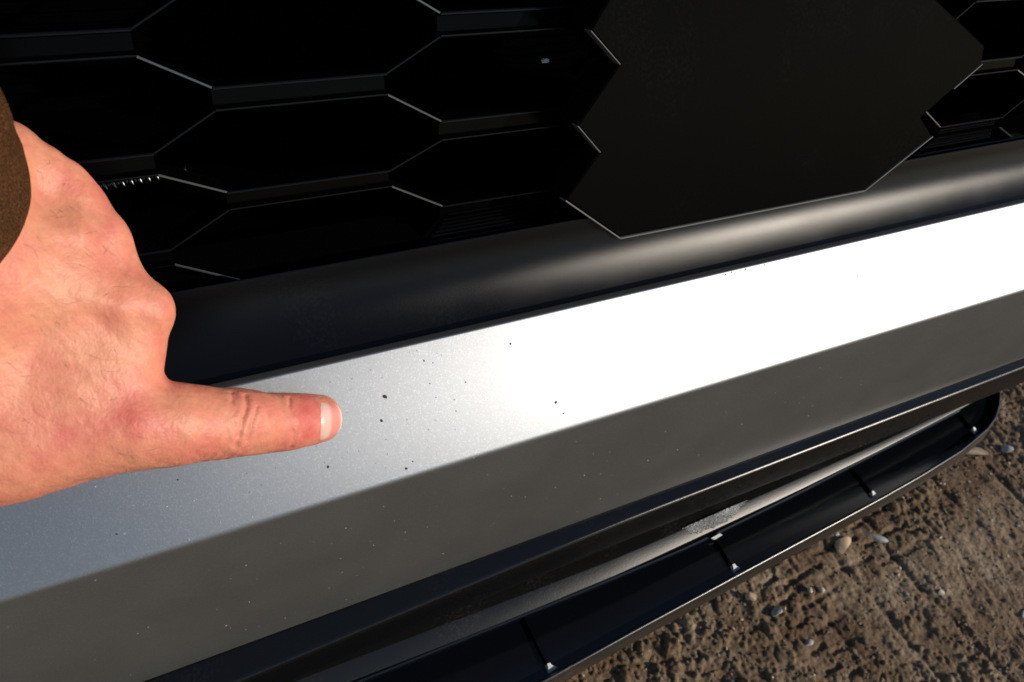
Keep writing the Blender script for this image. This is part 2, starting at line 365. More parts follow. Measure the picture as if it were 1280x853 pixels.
# the lip runs along the outer edge as a rounded bead
def bead():
    P = [Vector((x, lipy(x), 0)) for x in XD]; V = []; F = []
    pr = [(.0012, -.4672), (.0012, -.4640), (.0010, -.4630), (.0004, -.4623), (-.0004, -.4622), (-.0010, -.4628), (-.0015, -.4645), (-.0034, -.4740), (-.0020, -.4790), (.0040, -.4810), (.0040, -.4795), (.0012, -.4790)]
    m = len(pr)
    for i, p in enumerate(P):
        t = (P[min(i + 1, len(P) - 1)] - P[max(i - 1, 0)]).normalized(); nn = Vector((-t.y, t.x, 0))
        V += [(p + nn * a) + Vector((0, 0, H + b)) for a, b in pr]
    for i in range(len(P) - 1):
        for j in range(m): a = i * m + j; b = i * m + (j + 1) % m; F.append([a, b, b + m, a + m])
    F.append(list(range(m))); F.append([(len(P) - 1) * m + j for j in range(m)])
    return fix_normals(part('lip', V, F, M['lip'], dam_o, 60, 'rounded outer lip of the air dam'))
bead()
def prism(name, pts, a, b, mat, parent, angle=35, label=None):
    """polygon pts in a plane extruded from offset vector a to b"""
    n = len(pts); V = [Vector(p) + Vector(a) for p in pts] + [Vector(p) + Vector(b) for p in pts]
    F = [list(range(n))[::-1], list(range(n, 2 * n))] + [[i, (i + 1) % n, (i + 1) % n + n, i + n] for i in range(n)]
    return fix_normals(part(name, V, F, mat, parent, angle, label))
def box(name, c, s, mat, parent, bev=0.0006, label=None):
    bm = bmesh.new(); bmesh.ops.create_cube(bm, size=1)
    for v in bm.verts: v.co = Vector((c[0] + v.co.x * s[0], c[1] + v.co.y * s[1], c[2] + v.co.z * s[2]))
    if bev: bmesh.ops.bevel(bm, geom=bm.edges[:], offset=bev, segments=2, affect='EDGES')
    me = bpy.data.meshes.new(name); bm.to_mesh(me); bm.free(); me.materials.append(mat); me.shade_smooth(); me.set_sharp_from_angle(angle=math.radians(35))
    o = bpy.data.objects.new(name, me); link(o, parent)
    if parent is car: o.location = (0, -.25, 0)
    if label: o['label'] = label
    return o
for x in (-.53, -.38, -.24, -.10, .042, .184, .3293, .4680, .6002):
    i = iny(x) - .002; l = lipy(x) + .0055; z0, z1 = H - .4675, H - .4635
    # a thin upright web that ends in a small upright cleat by the lip
    web = [(i, z0), (i, z1), (l + .002, z1 - .0008), (l + .002, z0)]
    prism('rib', [(0, a, b) for a, b in web], (x - .0009, 0, 0), (x + .0009, 0, 0), M['gloss'], dam_o)
    cl = [(x - .0018, l + .0022, z0), (x + .0016, l + .0022, z0), (x + .0058, l - .0016, z0), (x - .0018, l - .0030, z0)]
    ct = [(x - .0010, l + .0018, z0 + .0040), (x + .0008, l + .0018, z0 + .0040), (x + .0016, l + .0004, z0 + .0030), (x - .0010, l + .0002, z0 + .0032)]
    fix_normals(part('cleat', cl + ct, [[0, 1, 2, 3], [4, 5, 6, 7], [0, 1, 5, 4], [1, 2, 6, 5], [2, 3, 7, 6], [3, 0, 4, 7]], M['pale'], dam_o, 30, 'pale worn tip of a rib'))  # tip coloured pale for the sun it catches
# torn patch on the rail and a pale clip below it
def torn():
    V = []; F = []; n = 70; m = 9; rr = random.Random(5)
    for i in range(n):
        x = .2880 + (.3420 - .2880) * i / (n - 1); r = ry(x); u = i / (n - 1)
        wd = rw(x) * 1.05 * (.25 + .65 * math.sin(math.pi * min(1, u * 1.15)) ** .6 if u < .87 else .25) * rr.uniform(.8, 1.1)
        for j in range(m):
            t = j / (m - 1); d = wd * t
            y = r + .0006 - d; z = H - .4296 - d * .5 + .0005 + rr.uniform(0, .0005) + (.0007 * rr.random() if j < 2 else 0)
            V.append((x + .0003 * rr.random(), y, z + .0002 - .0012 * (abs(u - .5) * 2) ** 6))
    k = len(V); V += [(a, b + .0006, c - .0025) for a, b, c in V]
    for i in range(n - 1):
        for j in range(m - 1):
            a = i * m + j; F.append([a, a + 1, a + m + 1, a + m]); F.append([k + a, k + a + m, k + a + m + 1, k + a + 1])
    for i in range(n - 1):
        for j in (0, m - 1): a = i * m + j; F.append([a, a + m, a + m + k, a + k])
    for j in range(m - 1):
        for i in (0, n - 1): a = i * m + j; F.append([a, a + 1, a + 1 + k, a + k])
    return fix_normals(part('torn_patch', V, F, M['torn'], rail_o, 20, 'scuffed grey torn patch on the rail'))
torn()
prism('clip', [(.3245, .1522, H - .4625), (.3325, .1530, H - .4625), (.3335, .1512, H - .4625), (.3262, .1504, H - .4625)], (0, -.0002, .0001), (0, -.0004, .0012), M['white'], dam_o, label='pale clip at the inner edge of the air dam')

# ---------------- grille plane: leans back; a=(x, z) -> world
K = .325
def gy(z, k=K): zr = z - H; return k + .36 * zr + 0.0            # y of the grille face at height z
GNRM = Vector((0, -1, .36)).normalized()
def gp(x, z, off=0.0, k=K):
    return Vector((x, gy(z, k), z)) + GNRM * off
grille = fix_normals(part('grille', [(x, y, z) for x in (-1.0, .62) for y, z in ((.243, H - .2420), (.243, H - .2375), (.262, H - .2375), (.262, H - .2420))],
    [[0, 1, 2, 3], [4, 5, 6, 7], [0, 1, 5, 4], [1, 2, 6, 5], [2, 3, 7, 6], [3, 0, 4, 7]], M['black'], label='black honeycomb grille'))
def slab(name, poly, o_front, o_back, mat, parent, cham=.0008, label=None, k=K):
    """polygon (x,z) on the grille plane, with a chamfered front edge"""
    c = Vector((sum(p[0] for p in poly) / len(poly), sum(p[1] for p in poly) / len(poly)))
    n = len(poly); A = sum(poly[i][0] * poly[(i + 1) % n][1] - poly[(i + 1) % n][0] * poly[i][1] for i in range(n))
    pl = [Vector(p) for p in (poly if A > 0 else poly[::-1])]
    def inset(d):
        out = []
        for i in range(n):
            a, b, c_ = pl[i - 1], pl[i], pl[(i + 1) % n]; u = (b - a).normalized(); v = (c_ - b).normalized()
            n1 = Vector((-u.y, u.x)); n2 = Vector((-v.y, v.x)); s = n1 + n2; out.append(b + s * (d / max(.3, s.dot(n1))))
        return out
    ins = inset(cham)
    V = [gp(p.x, p.y, o_front, k) for p in ins] + [gp(p.x, p.y, o_front - cham, k) for p in pl] + [gp(p.x, p.y, o_back, k) for p in pl]
    F = [list(range(n))] + [[i, (i + 1) % n, (i + 1) % n + n, i + n][::-1] for i in range(n)] + [[i + n, (i + 1) % n + n, (i + 1) % n + 2 * n, i + 2 * n][::-1] for i in range(n)] + [[i + 2 * n for i in range(n)][::-1]]
    return fix_normals(part(name, V, F, mat, parent, 20, label))
# row centres and half thickness (heights of the bars), by half steps
rowz = {-7: H - .040, -6: H - .058, -5: H - .076, -4: H - .095, -3: H - .1145, -2: H - .1345 + .0195 - .0195, -1: H - .1345, 0: H - .1543, 1: H - .1732, 2: H - .1922, 3: H - .2079, 4: H - .2250, 5: H - .2420}
rowz[-2] = H - .1155; rowz[-3] = H - .0960; rowz[-4] = H - .0765; rowz[-5] = H - .0570; rowz[-6] = H - .0375; rowz[-7] = H - .018
th = {r: .0044 for r in rowz}; th[2] = .0040; th[3] = .0035; th[4] = .0032; th[1] = .0041
def cols(c):      # left/right end of the horizontal bars of column c (0 = the one left of the cover)
    if c == 4: return (.4533, .5108)
    if c == 5: return (.5325, .590)
    return (.1375 + .0858 * c, .2010 + .0858 * c)
BD = -.016         # depth of the bars
def hbar(c, r):
    x0, x1 = cols(c); z = rowz[r]; t = th[r]
    # two ridges with a groove between them, and open ends
    y = [(t, 0), (t * .86, .0), (t * .62, -.0032), (-t * .62, -.0032), (-t * .86, 0), (-t, 0), (-t, BD), (t, BD)]
    y = [(t, -.0004), (t * .9, 0), (t * .78, 0), (t * .60, -.0035), (-t * .60, -.0035), (-t * .78, 0), (-t * .9, 0), (-t, -.0004), (-t * .8, BD), (t * .8, BD)]
    V = []
    for xx in (x0, x1): V += [gp(xx, z + a, b) for a, b in y]
    n = len(y); F = [list(range(n)), [i + n for i in range(n)][::-1]] + [[i, (i + 1) % n, (i + 1) % n + n, i + n] for i in range(n)]
    o = fix_normals(part('bar', V, F, M['black'], grille, 25)); o.data.materials.append(M['ridge'])
    for k in (2, 3, 7, 8): o.data.polygons[k].material_index = 1  # lighter black on the ridge faces paints the light along them
    return o
def diag(p0, p1, wdt=.00042):
    a = Vector(p0); b = Vector(p1); u = (b - a).normalized(); nn = Vector((-u.y, u.x)) * wdt
    poly = [a - nn, b - nn, b + nn, a + nn]
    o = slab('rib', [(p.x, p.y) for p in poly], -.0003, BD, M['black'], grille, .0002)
    o.data.materials.append(M['rib'] if (b.x - a.x) * (b.y - a.y) < 0 else M['ridge'])  # slant picks the material: sunlit edges lighter, the others darker
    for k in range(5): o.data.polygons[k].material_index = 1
    return o
def hidden_by_cover(x, z): return .212 < x < .452 and z > H - .25
used = set()
for c in (-3, -2, -1, 0, 4, 5):
    for r in range(-7, 6):
        even = (c % 2 == 0)
        if (r % 2 == 0) != even: continue
        x0, x1 = cols(c)
        if r <= 4: hbar(c, r)
        # ribs from the bar's ends to the neighbours' bars half a step above and below
        z, t = rowz[r], th[r]
        for s, xe, cn in ((-1, x0, c - 1), (1, x1, c + 1)):
            if cn in (1, 3): xn = xe + s * .0185
            elif cn < -3 or cn > 5: xn = xe + s * .017
            else: xn = cols(cn)[1 if s < 0 else 0]
            for dr in (-1, 1):
                rn = r + dr
                if rn not in rowz or rn < -7: continue
                zn = rowz[rn] - dr * th[rn] * -1 if False else rowz[rn]
                key = tuple(sorted([(round(xe, 3), r), (round(xn, 3), rn)]))
                if key in used: continue
                used.add(key)
                za = z + (-dr) * t * .9; zb = zn + dr * th[rn] * .9
                if r == 5: continue
                diag((xe, za), (xn, zb))
# bottom sill of the grille: ribbed filler panels in the even columns
def filler(c, x0, x1, zt, zb):
    n = 7
    fp = slab('filler_panel', [(x0, zt), (x1, zt), (x1 + .001, zb), (x0 - .012, zb)], -.0045, -.016, M['black'], grille, .0004)
    for i in range(n):
        z = zt + (zb - zt) * (i + .6) / n
        k = (zt - z) / (zt - zb)
        slab('ridge', [(x0 + .002 - .011 * k, z + .0004), (x1 - .002, z + .0004), (x1 - .002, z - .0005), (x0 + .002 - .011 * k, z - .0005)], -.0026, -.0046, M['band'], fp, .0003)
filler(0, .1400, .1965, H - .2262, H - .2375)
filler(4, .4560, .5100, H - .2240, H - .2345)
# thin bright sill edge on top of the band
for a, b in ((.130, .2005), (.4365, .54)):
    slab('sill_edge', [(a, H - .2355), (b, H - .2355), (b, H - .2372), (a, H - .2372)], .0012, -.012, M['band'], grille, .0004)
# radar cover: wide flat plate notched to the honeycomb
cov = [(.2237, .4373), (.3875, .4370), (.4336, .4608), (.4194, .4716), (.4448, .4807), (.4592, .4939), (.4575, .5050), (.4048, .5300), (.4560, .5560), (.4300, .5720), (.1800, .5720), (.2150, .5480), (.1990, .5255), (.2148, .5122), (.1958, .4897), (.2084, .4776), (.1921, .4592)]
cov = [(.2237, .4373), (.3875, .4370), (.4336, .4608), (.4200, .4716), (.4592, .4960), (.4575, .5050), (.4048, .5300), (.4250, .5560), (.4100, .5720), (.2080, .5720), (.2150, .5480), (.1990, .5255), (.2148, .5122), (.1958, .4897), (.2084, .4776), (.1921, .4592)]
SC = .9587
cov = [(x * SC, H + (z - H) * SC) for x, z in cov]
cover = slab('radar_cover', cov, 0, -.016, M['cover'], None, .0007, 'flat black sensor cover plate notched into the honeycomb', k=.302)
# rim along the cover's lower edge, its sunlit line put into the colour
def rim(pts, wdt, name='cover_rim'):
    pts = [(x * SC, H + (z - H) * SC) for x, z in pts]
    for p, q in zip(pts[:-1], pts[1:]):
        a = Vector(p); b = Vector(q); u = (b - a).normalized(); nn = Vector((u.y, -u.x)) * wdt
        poly = [a, b, b + nn + u * wdt * .3, a + nn - u * wdt * .3]
        slab(name, [(v.x, v.y) for v in poly], .0007, -.004, M['sunlit'], cover, .00018, k=.302)
rim([(.1921, .4592), (.2237, .4373), (.3875, .4370), (.4336, .4608)], .0007)
rim([(.1958, .4897), (.2084, .4776)], .0005)
rim([(.1990, .5255), (.2148, .5122)], .0005)
rim([(.4405, .4850), (.4592, .4960)], .0006)
# behind the grille: radiator with fins, hose spring, bay coloured near-black for its shade
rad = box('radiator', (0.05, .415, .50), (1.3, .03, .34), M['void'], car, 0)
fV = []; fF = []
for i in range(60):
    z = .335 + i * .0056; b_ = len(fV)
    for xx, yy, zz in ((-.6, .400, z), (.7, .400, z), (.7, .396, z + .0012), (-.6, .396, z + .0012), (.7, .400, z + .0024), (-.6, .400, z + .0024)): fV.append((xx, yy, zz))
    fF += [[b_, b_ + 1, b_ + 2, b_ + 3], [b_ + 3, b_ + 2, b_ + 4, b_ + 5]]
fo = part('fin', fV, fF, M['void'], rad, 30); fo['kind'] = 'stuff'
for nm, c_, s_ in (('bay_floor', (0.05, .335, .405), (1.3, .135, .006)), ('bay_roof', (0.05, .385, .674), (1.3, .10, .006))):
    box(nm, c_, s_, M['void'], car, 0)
def coil():
    V = []; F = []; turns = 13; n = turns * 18; R_ = .0027; r_ = .0008; m = 7
    a = Vector((.004, .296, .4495)); b = Vector((.046, .296, .4530)); ax = (b - a).normalized(); e1 = Vector((0, 0, 1)); e1 = (e1 - ax * e1.dot(ax)).normalized(); e2 = ax.cross(e1)
    P = [a + (b - a) * (i / n) + (e1 * math.cos(i / 18 * 2 * math.pi) + e2 * math.sin(i / 18 * 2 * math.pi)) * R_ for i in range(n + 1)]
    for i, p in enumerate(P):
        t = (P[min(i + 1, n)] - P[max(i - 1, 0)]).normalized(); u = ax.cross(t).normalized(); v = t.cross(u)
        V += [p + (u * math.cos(k / m * 2 * math.pi) + v * math.sin(k / m * 2 * math.pi)) * r_ for k in range(m)]
    for i in range(n):
        for k in range(m): F.append([i * m + k, i * m + (k + 1) % m, (i + 1) * m + (k + 1) % m, (i + 1) * m + k])
    return part('coil_spring', V, F, M['steel'], car, 60, 'small steel coil spring behind the grille')
coil()
box('glint_tab', (.1840, .2640, .5105), (.0034, .0016, .0016), M['pale'], car, .0004, 'small pale tab painted as a glint inside a grille opening')  # added piece, its pale colour stands for a glint
# bodywork above the grille and the bonnet, out of the frame
def hood(x):
    pts = [(.345, .668), (.350, .690), (.372, .715), (.42, .74), (.50, .76), (.65, .79), (.85, .82), (1.25, .86), (1.25, .83), (.85, .79), (.65, .76), (.50, .73), (.42, .71), (.40, .69), (.40, .668)]
    return pts
loft('bonnet', hood, XS, M['silver'], angle=40)
for s, x0, x1 in (('left', -1.05, -.62), ('right', .62, .86)):
    xs = list(np.linspace(x0, x1, 8))
    loft('bumper_corner', lambda x: [(.243, H - .229), (.300, .667), (.40, .667), (.40, H - .229)], xs, M['black'], angle=40)
loft('undertray_light_block', lambda x: [(.202, H - .262), (.45, H - .262), (.95, .26), (.95, .22), (.202, H - .478)], XS, M['void'], angle=20)  # added backing that keeps light from coming through behind the bumper

# chips and specks on the silver plate
def chip(name, p, r, nrm, mat, seed, asp=1.0):
    rr = random.Random(seed); nrm = Vector(nrm).normalized(); t = nrm.orthogonal().normalized(); b = nrm.cross(t); n = 9
    ring = [Vector(p) + (t * math.cos(k / n * 6.283) + b * math.sin(k / n * 6.283) * asp) * r * rr.uniform(.65, 1.15) for k in range(n)]
    V = [q - nrm * .0003 for q in ring] + [q + nrm * .00012 for q in ring] + [Vector(p) + nrm * .00022]
    F = [[i, (i + 1) % n, (i + 1) % n + n, i + n] for i in range(n)] + [[i + n, (i + 1) % n + n, 2 * n] for i in range(n)]
    return fix_normals(part(name, V, F, mat, skid_o, 60))
UP = (0, -1, 1)
for i, (p, r, a) in enumerate([((.0902, .1812, .4251), .00075, 1.7), ((.0871, .1751, .4190), .0007, 1), ((.0636, .1669, .4108), .0006, 1), ((.0929, .1604, .4043), .00065, 1), ((.1084, .1882, .4321), .0004, 1),
        ((.1624, .1667, .4106), .00065, 1), ((.1649, .1628, .4067), .00035, 1), ((.1239, .1795, .4234), .0004, 1), ((.1176, .1722, .4161), .0003, 1), ((.0960, .1618, .4057), .00035, 1), ((.1464, .1871, .4310), .0005, 1),
        ((.1104, .1774, .4213), .0002, 1), ((.0126, .1741, .4180), .00035, 1), ((-.0095, .1653, .4092), .0004, 1), ((.3292, .1833, .4272), .0004, 1), ((.3469, .1810, .4249), .0005, 1), ((.4066, .1826, .4265), .0004, 1), ((.2100, .1800, .4239), .00025, 1), ((.2700, .1720, .4159), .0003, 1)]):
    chip('paint_chip', p, r * .9, UP, M['chip'], i, a)
for i, (x, t) in enumerate([(.262, .0344), (.266, .0346), (.271, .0345), (.2745, .0346), (.281, .0346), (.2865, .0345)]):
    chip('paint_chip', (x, .1576 + t + .0004, .4015 + t + .0004), .0006, UP, M['speck'], 400 + i, .6)
LO = (0, -1, 0)
rs = random.Random(3)
for i, (x, z) in enumerate([(.0842, .3851), (.0968, .3559), (.1572, .3506), (.1894, .3524), (.3815, .3489), (.0560, .3740), (.0681, .3516), (.3510, .3308), (.2100, .2984 + .02), (.03, .34), (.02, .325), (.12, .32), (.23, .345), (.29, .35), (.27, .33)]):
    if z > .302: chip('dirt_speck', (x, .1576 + (.4015 - z) / .103 * (.0019 + .0045 * x), z), rs.uniform(.00022, .0005), LO, M['speck'], 50 + i)
for i in range(70):
    x = -.02 + .14 * rs.random() ** .8; t = rs.random() * .033; p = (x, .1576 + t + .0012, .4015 + t + .0012)
    chip('dirt_speck', p, rs.uniform(.00012, .00032), UP, M['speck'], 100 + i)
for i in range(60):
    x = rs.uniform(-.02, .5); z = rs.uniform(.305, .396)
    chip('dirt_speck', (x, .1576 + (.4015 - z) / .103 * (.0019 + .0045 * x), z), rs.uniform(.00012, .0003), LO, M['speck'], 200 + i)

# ------------------------------------------------------------ hand
def surface_nets(f, lo, h):
    """closed surface of the zero level of grid f (negative inside)"""
    s = f < 0; nx, ny, nz = f.shape
    c = np.zeros((nx - 1, ny - 1, nz - 1), np.int8); P = np.zeros((nx - 1, ny - 1, nz - 1, 3)); cnt = np.zeros((nx - 1, ny - 1, nz - 1))
    corners = [(i, j, k) for i in (0, 1) for j in (0, 1) for k in (0, 1)]
    g = lambda A, o: A[o[0]:o[0] + nx - 1, o[1]:o[1] + ny - 1, o[2]:o[2] + nz - 1]
    for a in corners:
        for ax in range(3):
            if a[ax]: continue
            b = list(a); b[ax] = 1
            fa, fb = g(f, a), g(f, b); m = (fa < 0) != (fb < 0)
            t = np.where(m, fa / np.where(m, fa - fb, 1), 0)
            for d in range(3): P[..., d] += np.where(m, a[d] + (t if d == ax else 0), 0)
            cnt += m
    act = cnt > 0; idx = -np.ones(act.shape, np.int64); idx[act] = np.arange(act.sum())
    ijk = np.argwhere(act); V = (ijk + P[act] / cnt[act][:, None]) * h + lo
    F = []
    for ax in range(3):
        o = [0, 0, 0]; o[ax] = 1
        A = s[1:-1, 1:-1, 1:-1]; B = s[1 + o[0]:nx - 1 + o[0], 1 + o[1]:ny - 1 + o[1], 1 + o[2]:nz - 1 + o[2]]
        e = np.argwhere(A != B) + 1
        u, v = [(1, 2), (2, 0), (0, 1)][ax]; du = np.zeros(3, int); dv = np.zeros(3, int); du[u] = 1; dv[v] = 1
        q = [e - du - dv, e - dv, e, e - du]
        ok = np.all([np.all(p >= 0, 1) & np.all(p < np.array(idx.shape), 1) for p in q], 0); e = e[ok]; q = [p[ok] for p in q]
        ids = np.stack([idx[p[:, 0], p[:, 1], p[:, 2]] for p in q], 1); ins = s[e[:, 0], e[:, 1], e[:, 2]]
        ids[~ins] = ids[~ins][:, ::-1]; F.append(ids[np.all(ids >= 0, 1)])
    return V, np.vstack(F)
# joints of the left hand in world metres: x, y, z, radius
HAND = {
    'index': [(0.0618, 0.1741, 0.4322, 0.0087), (0.0578, 0.1734, 0.4341, 0.00944), (0.0509, 0.1723, 0.4375, 0.00994), (0.042, 0.1714, 0.442, 0.01036), (0.0371, 0.1705, 0.4453, 0.0111), (0.0334, 0.1701, 0.447, 0.0115), (0.0288, 0.1694, 0.4493, 0.01133), (0.022, 0.1694, 0.4522, 0.01188), (0.0135, 0.1696, 0.4556, 0.0131), (0.0025, 0.1702, 0.4593, 0.01371), (-0.0133, 0.1737, 0.4595, 0.01603), (-0.0279, 0.174, 0.4593, 0.01748), (-0.0432, 0.1755, 0.4611, 0.01876)],
    'web': [(0.0025, 0.1708, 0.4584, 0.01207), (0.0035, 0.181, 0.4694, 0.01054), (0.0094, 0.1906, 0.4788, 0.00866), (0.013, 0.1925, 0.4838, 0.00743)],
    'middle': [(0.013, 0.1925, 0.4838, 0.00743), (0.0049, 0.194, 0.487, 0.01033), (-0.0066, 0.1986, 0.4906, 0.0138), (-0.0313, 0.2016, 0.5018, 0.01797)],
    'ring': [(0.0062, 0.2092, 0.4986, 0.00753), (-0.0014, 0.2091, 0.5003, 0.01016), (-0.0133, 0.2108, 0.5014, 0.01312), (-0.0309, 0.2059, 0.5094, 0.01688)],
    'pinky': [(-0.0016, 0.2233, 0.5094, 0.00858), (-0.0066, 0.2247, 0.5117, 0.01031), (-0.0146, 0.227, 0.5157, 0.01301), (-0.0275, 0.2145, 0.5207, 0.01715)],
    'fillA': [(0.0086, 0.202, 0.4883, 0.00719), (0.0026, 0.2184, 0.5034, 0.008)],
    'fillB': [(-0.0049, 0.1891, 0.4706, 0.01437), (-0.0137, 0.1964, 0.4764, 0.0165), (-0.0141, 0.2068, 0.4896, 0.01624)],
    'fillC': [(-0.014, 0.1854, 0.4707, 0.0145), (-0.0282, 0.1863, 0.4712, 0.01734), (-0.0373, 0.1898, 0.481, 0.0202)],
    'midfold': [(0.0126, 0.1939, 0.4818, 0.00676), (0.0111, 0.2024, 0.4679, 0.00688), (0.008, 0.2122, 0.4527, 0.00699), (0.0004, 0.215, 0.4482, 0.00676), (-0.0066, 0.2163, 0.4499, 0.00641), (-0.0086, 0.2122, 0.458, 0.00569)],
    'ringfold': [(0.0054, 0.2101, 0.4967, 0.00663), (0.0042, 0.2192, 0.4821, 0.00678), (0.0026, 0.2263, 0.4671, 0.00687), (-0.0041, 0.2272, 0.4624, 0.00663), (-0.0101, 0.2259, 0.4634, 0.00627), (-0.0122, 0.2216, 0.47, 0.00558)],
    'pinkyfold': [(-0.0023, 0.2245, 0.5072, 0.00608), (-0.003, 0.2319, 0.4957, 0.00613), (-0.0038, 0.236, 0.4845, 0.00586), (-0.0087, 0.2342, 0.4802, 0.0056), (-0.014, 0.231, 0.4816, 0.00525)],
    'thumb': [(-0.0411, 0.174, 0.4543, 0.01369), (-0.0278, 0.1753, 0.4493, 0.01046), (-0.0171, 0.1783, 0.4469, 0.00834), (-0.0082, 0.1811, 0.4459, 0.00753), (-0.0019, 0.1819, 0.4489, 0.00655)],
    'arm': [(-0.0323, 0.2014, 0.5052, 0.01941), (-0.0388, 0.1953, 0.5203, 0.02299), (-0.0511, 0.1898, 0.5435, 0.02567)],
}
CREASES = [[(0.0513, 0.1743, 0.4483), (0.0493, 0.1706, 0.4471), (0.048, 0.1662, 0.443), (0.048, 0.1644, 0.4375)], [(0.0357, 0.1716, 0.4565), (0.035, 0.1667, 0.4578), (0.0329, 0.1645, 0.4564), (0.0302, 0.1636, 0.4527)], [(0.038, 0.1679, 0.455), (0.0362, 0.1642, 0.4554), (0.0344, 0.1631, 0.4534), (0.0326, 0.1625, 0.4505)], [(0.0321, 0.1728, 0.458), (0.0305, 0.1686, 0.4581)], [(0.029, 0.1652, 0.4546), (0.029, 0.1639, 0.4508), (0.0272, 0.164, 0.4457)], [(0.0223, 0.1604, 0.4511), (0.0195, 0.1623, 0.4468)]]
PINK = [(0.0532, 0.168, 0.4433), (0.0324, 0.1646, 0.4561), (0.0059, 0.1617, 0.4729), (-0.0073, 0.1596, 0.4774), (0.0181, 0.1858, 0.4914), (0.0111, 0.2022, 0.5066), (0.0217, 0.1594, 0.4528), (-0.0069, 0.1965, 0.5124), (-0.0061, 0.1789, 0.4858)]
HAND['arm'] = [(-.0325, .2030, .5040, .0195), (-.0410, .2050, .5200, .0225), (-.0480, .2050, .5400, .0240), (-.0600, .1980, .5640, .0245)]
def capsule_chain(P, pts):
    d = None
    for (a, b) in zip(pts[:-1], pts[1:]):
        A = np.array(a[:3]); B = np.array(b[:3]); ab = B - A; L2 = ab @ ab
        t = np.clip(((P - A) @ ab) / L2, 0, 1)
        q = np.linalg.norm(P - A - t[..., None] * ab, axis=-1) - (a[3] + (b[3] - a[3]) * t)
        d = q if d is None else np.minimum(d, q)
    return d
def smin(a, b, k):
    h = np.clip(.5 + .5 * (b - a) / k, 0, 1); return b + (a - b) * h - k * h * (1 - h)
def build_hand():
    h = .0011; lo = np.array([-.092, .135, .405]); hi = np.array([.078, .258, .575])
    n = np.ceil((hi - lo) / h).astype(int)
    G = np.stack(np.meshgrid(*[lo[i] + h * np.arange(n[i]) for i in range(3)], indexing='ij'), -1).astype(np.float32)
    f = capsule_chain(G, HAND['index'])
    for nm, k in (('web', .0025), ('middle', .007), ('ring', .007), ('pinky', .007), ('fillA', .006), ('fillB', .012), ('fillC', .012), ('arm', .012)):
        f = smin(f, capsule_chain(G, HAND[nm]), k)
    g = capsule_chain(G, HAND['midfold'])
    for nm in ('ringfold', 'pinkyfold', 'thumb'): g = smin(g, capsule_chain(G, HAND[nm]), .0015)
    f = smin(f, g, .0035)
    V, F = surface_nets(f, lo, h)
    # keep the one large shell (drops pockets between the folded fingers)
    lab = np.arange(len(V))
    while True:
        mn = lab[F].min(1); new = lab.copy(); np.minimum.at(new, F.ravel(), np.repeat(mn, 4)); new = new[new]
        if (new == lab).all(): break
        lab = new
    big = np.bincount(lab).argmax(); keep = lab == big; F = F[keep[F[:, 0]]]; re_ = np.cumsum(keep) - 1; V = V[keep]; F = re_[F]
    me = bpy.data.meshes.new('hand'); me.from_pydata(V.tolist(), [], F.tolist()); me.update()
    o = bpy.data.objects.new('hand', me); S.collection.objects.link(o)
    sm = o.modifiers.new('s', 'SMOOTH'); sm.factor = .5; sm.iterations = 5
    sb = o.modifiers.new('d', 'SUBSURF'); sb.levels = 1; sb.render_levels = 1
    dg = bpy.context.evaluated_depsgraph_get(); m2 = bpy.data.meshes.new_from_object(o.evaluated_get(dg)); o.modifiers.clear(); o.data = m2; m2.name = 'hand'
    nv = len(m2.vertices); C = np.zeros(nv * 3); m2.vertices.foreach_get('co', C); C = C.reshape(-1, 3)
    Nn = np.zeros(nv * 3); m2.vertices.foreach_get('normal', Nn); Nn = Nn.reshape(-1, 3)
    def polyd(pl):
        d = np.full(nv, 9.)
        for a, b in zip(pl[:-1], pl[1:]):
            A = np.array(a); B = np.array(b); ab = B - A; t = np.clip(((C - A) @ ab) / (ab @ ab), 0, 1); d = np.minimum(d, np.linalg.norm(C - A - t[:, None] * ab, axis=1))
        return d
    disp = np.zeros(nv)
    dorsal = (Nn @ np.array([-.43, -.55, .72]) > -.2)
    CR = np.zeros(nv)
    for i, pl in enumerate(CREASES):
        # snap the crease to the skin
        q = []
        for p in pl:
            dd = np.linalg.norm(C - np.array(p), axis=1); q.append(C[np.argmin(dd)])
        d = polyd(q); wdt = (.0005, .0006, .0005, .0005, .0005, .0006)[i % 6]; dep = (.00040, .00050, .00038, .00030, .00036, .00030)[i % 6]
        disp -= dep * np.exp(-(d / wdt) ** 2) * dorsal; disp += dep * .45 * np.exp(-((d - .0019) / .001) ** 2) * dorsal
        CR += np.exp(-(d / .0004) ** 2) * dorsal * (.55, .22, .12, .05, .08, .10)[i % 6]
    # fine skin lines, tendons and veins
    def n3(s, seed): return fbm(C[:, 0][None] + C[:, 2][None] * .61 + 1, C[:, 1][None] - C[:, 2][None] * .47 + 1, s, 3, seed)[0] - .5
    disp += .0012 * n3(60, 5) + .0006 * n3(170, 8)
    for a, b, hh, wd in (('middle', 0, .0007, .0030), ('ring', 0, .0007, .0028), ('index', 9, .0006, .003)):
        pl = [np.array(p[:3]) for p in HAND[a][b:b + 4]]
        # ridge on the back of the hand above the metacarpal
        off = np.array([-.43, -.55, .72]) * .013; d = polyd([p + off for p in pl]); disp += hh * np.exp(-(d / wd) ** 2)
    C2 = C + Nn * disp[:, None]; m2.vertices.foreach_set('co', C2.ravel()); m2.update()
    # skin colour of its own: red knuckles and fingertip, paler yellow between
    pink = np.zeros(nv); wts = [1.15, .2, .35, .3, .45, .35, .25, -.2, -.3]; rads = [.0085, .006, .011, .010, .010, .010, .007, .018, .016]
    for p, wt, r in zip(PINK, wts, rads):
        q = C[np.argmin(np.linalg.norm(C - np.array(p), axis=1))]; pink += wt * np.exp(-(np.linalg.norm(C - q, axis=1) / r) ** 2)
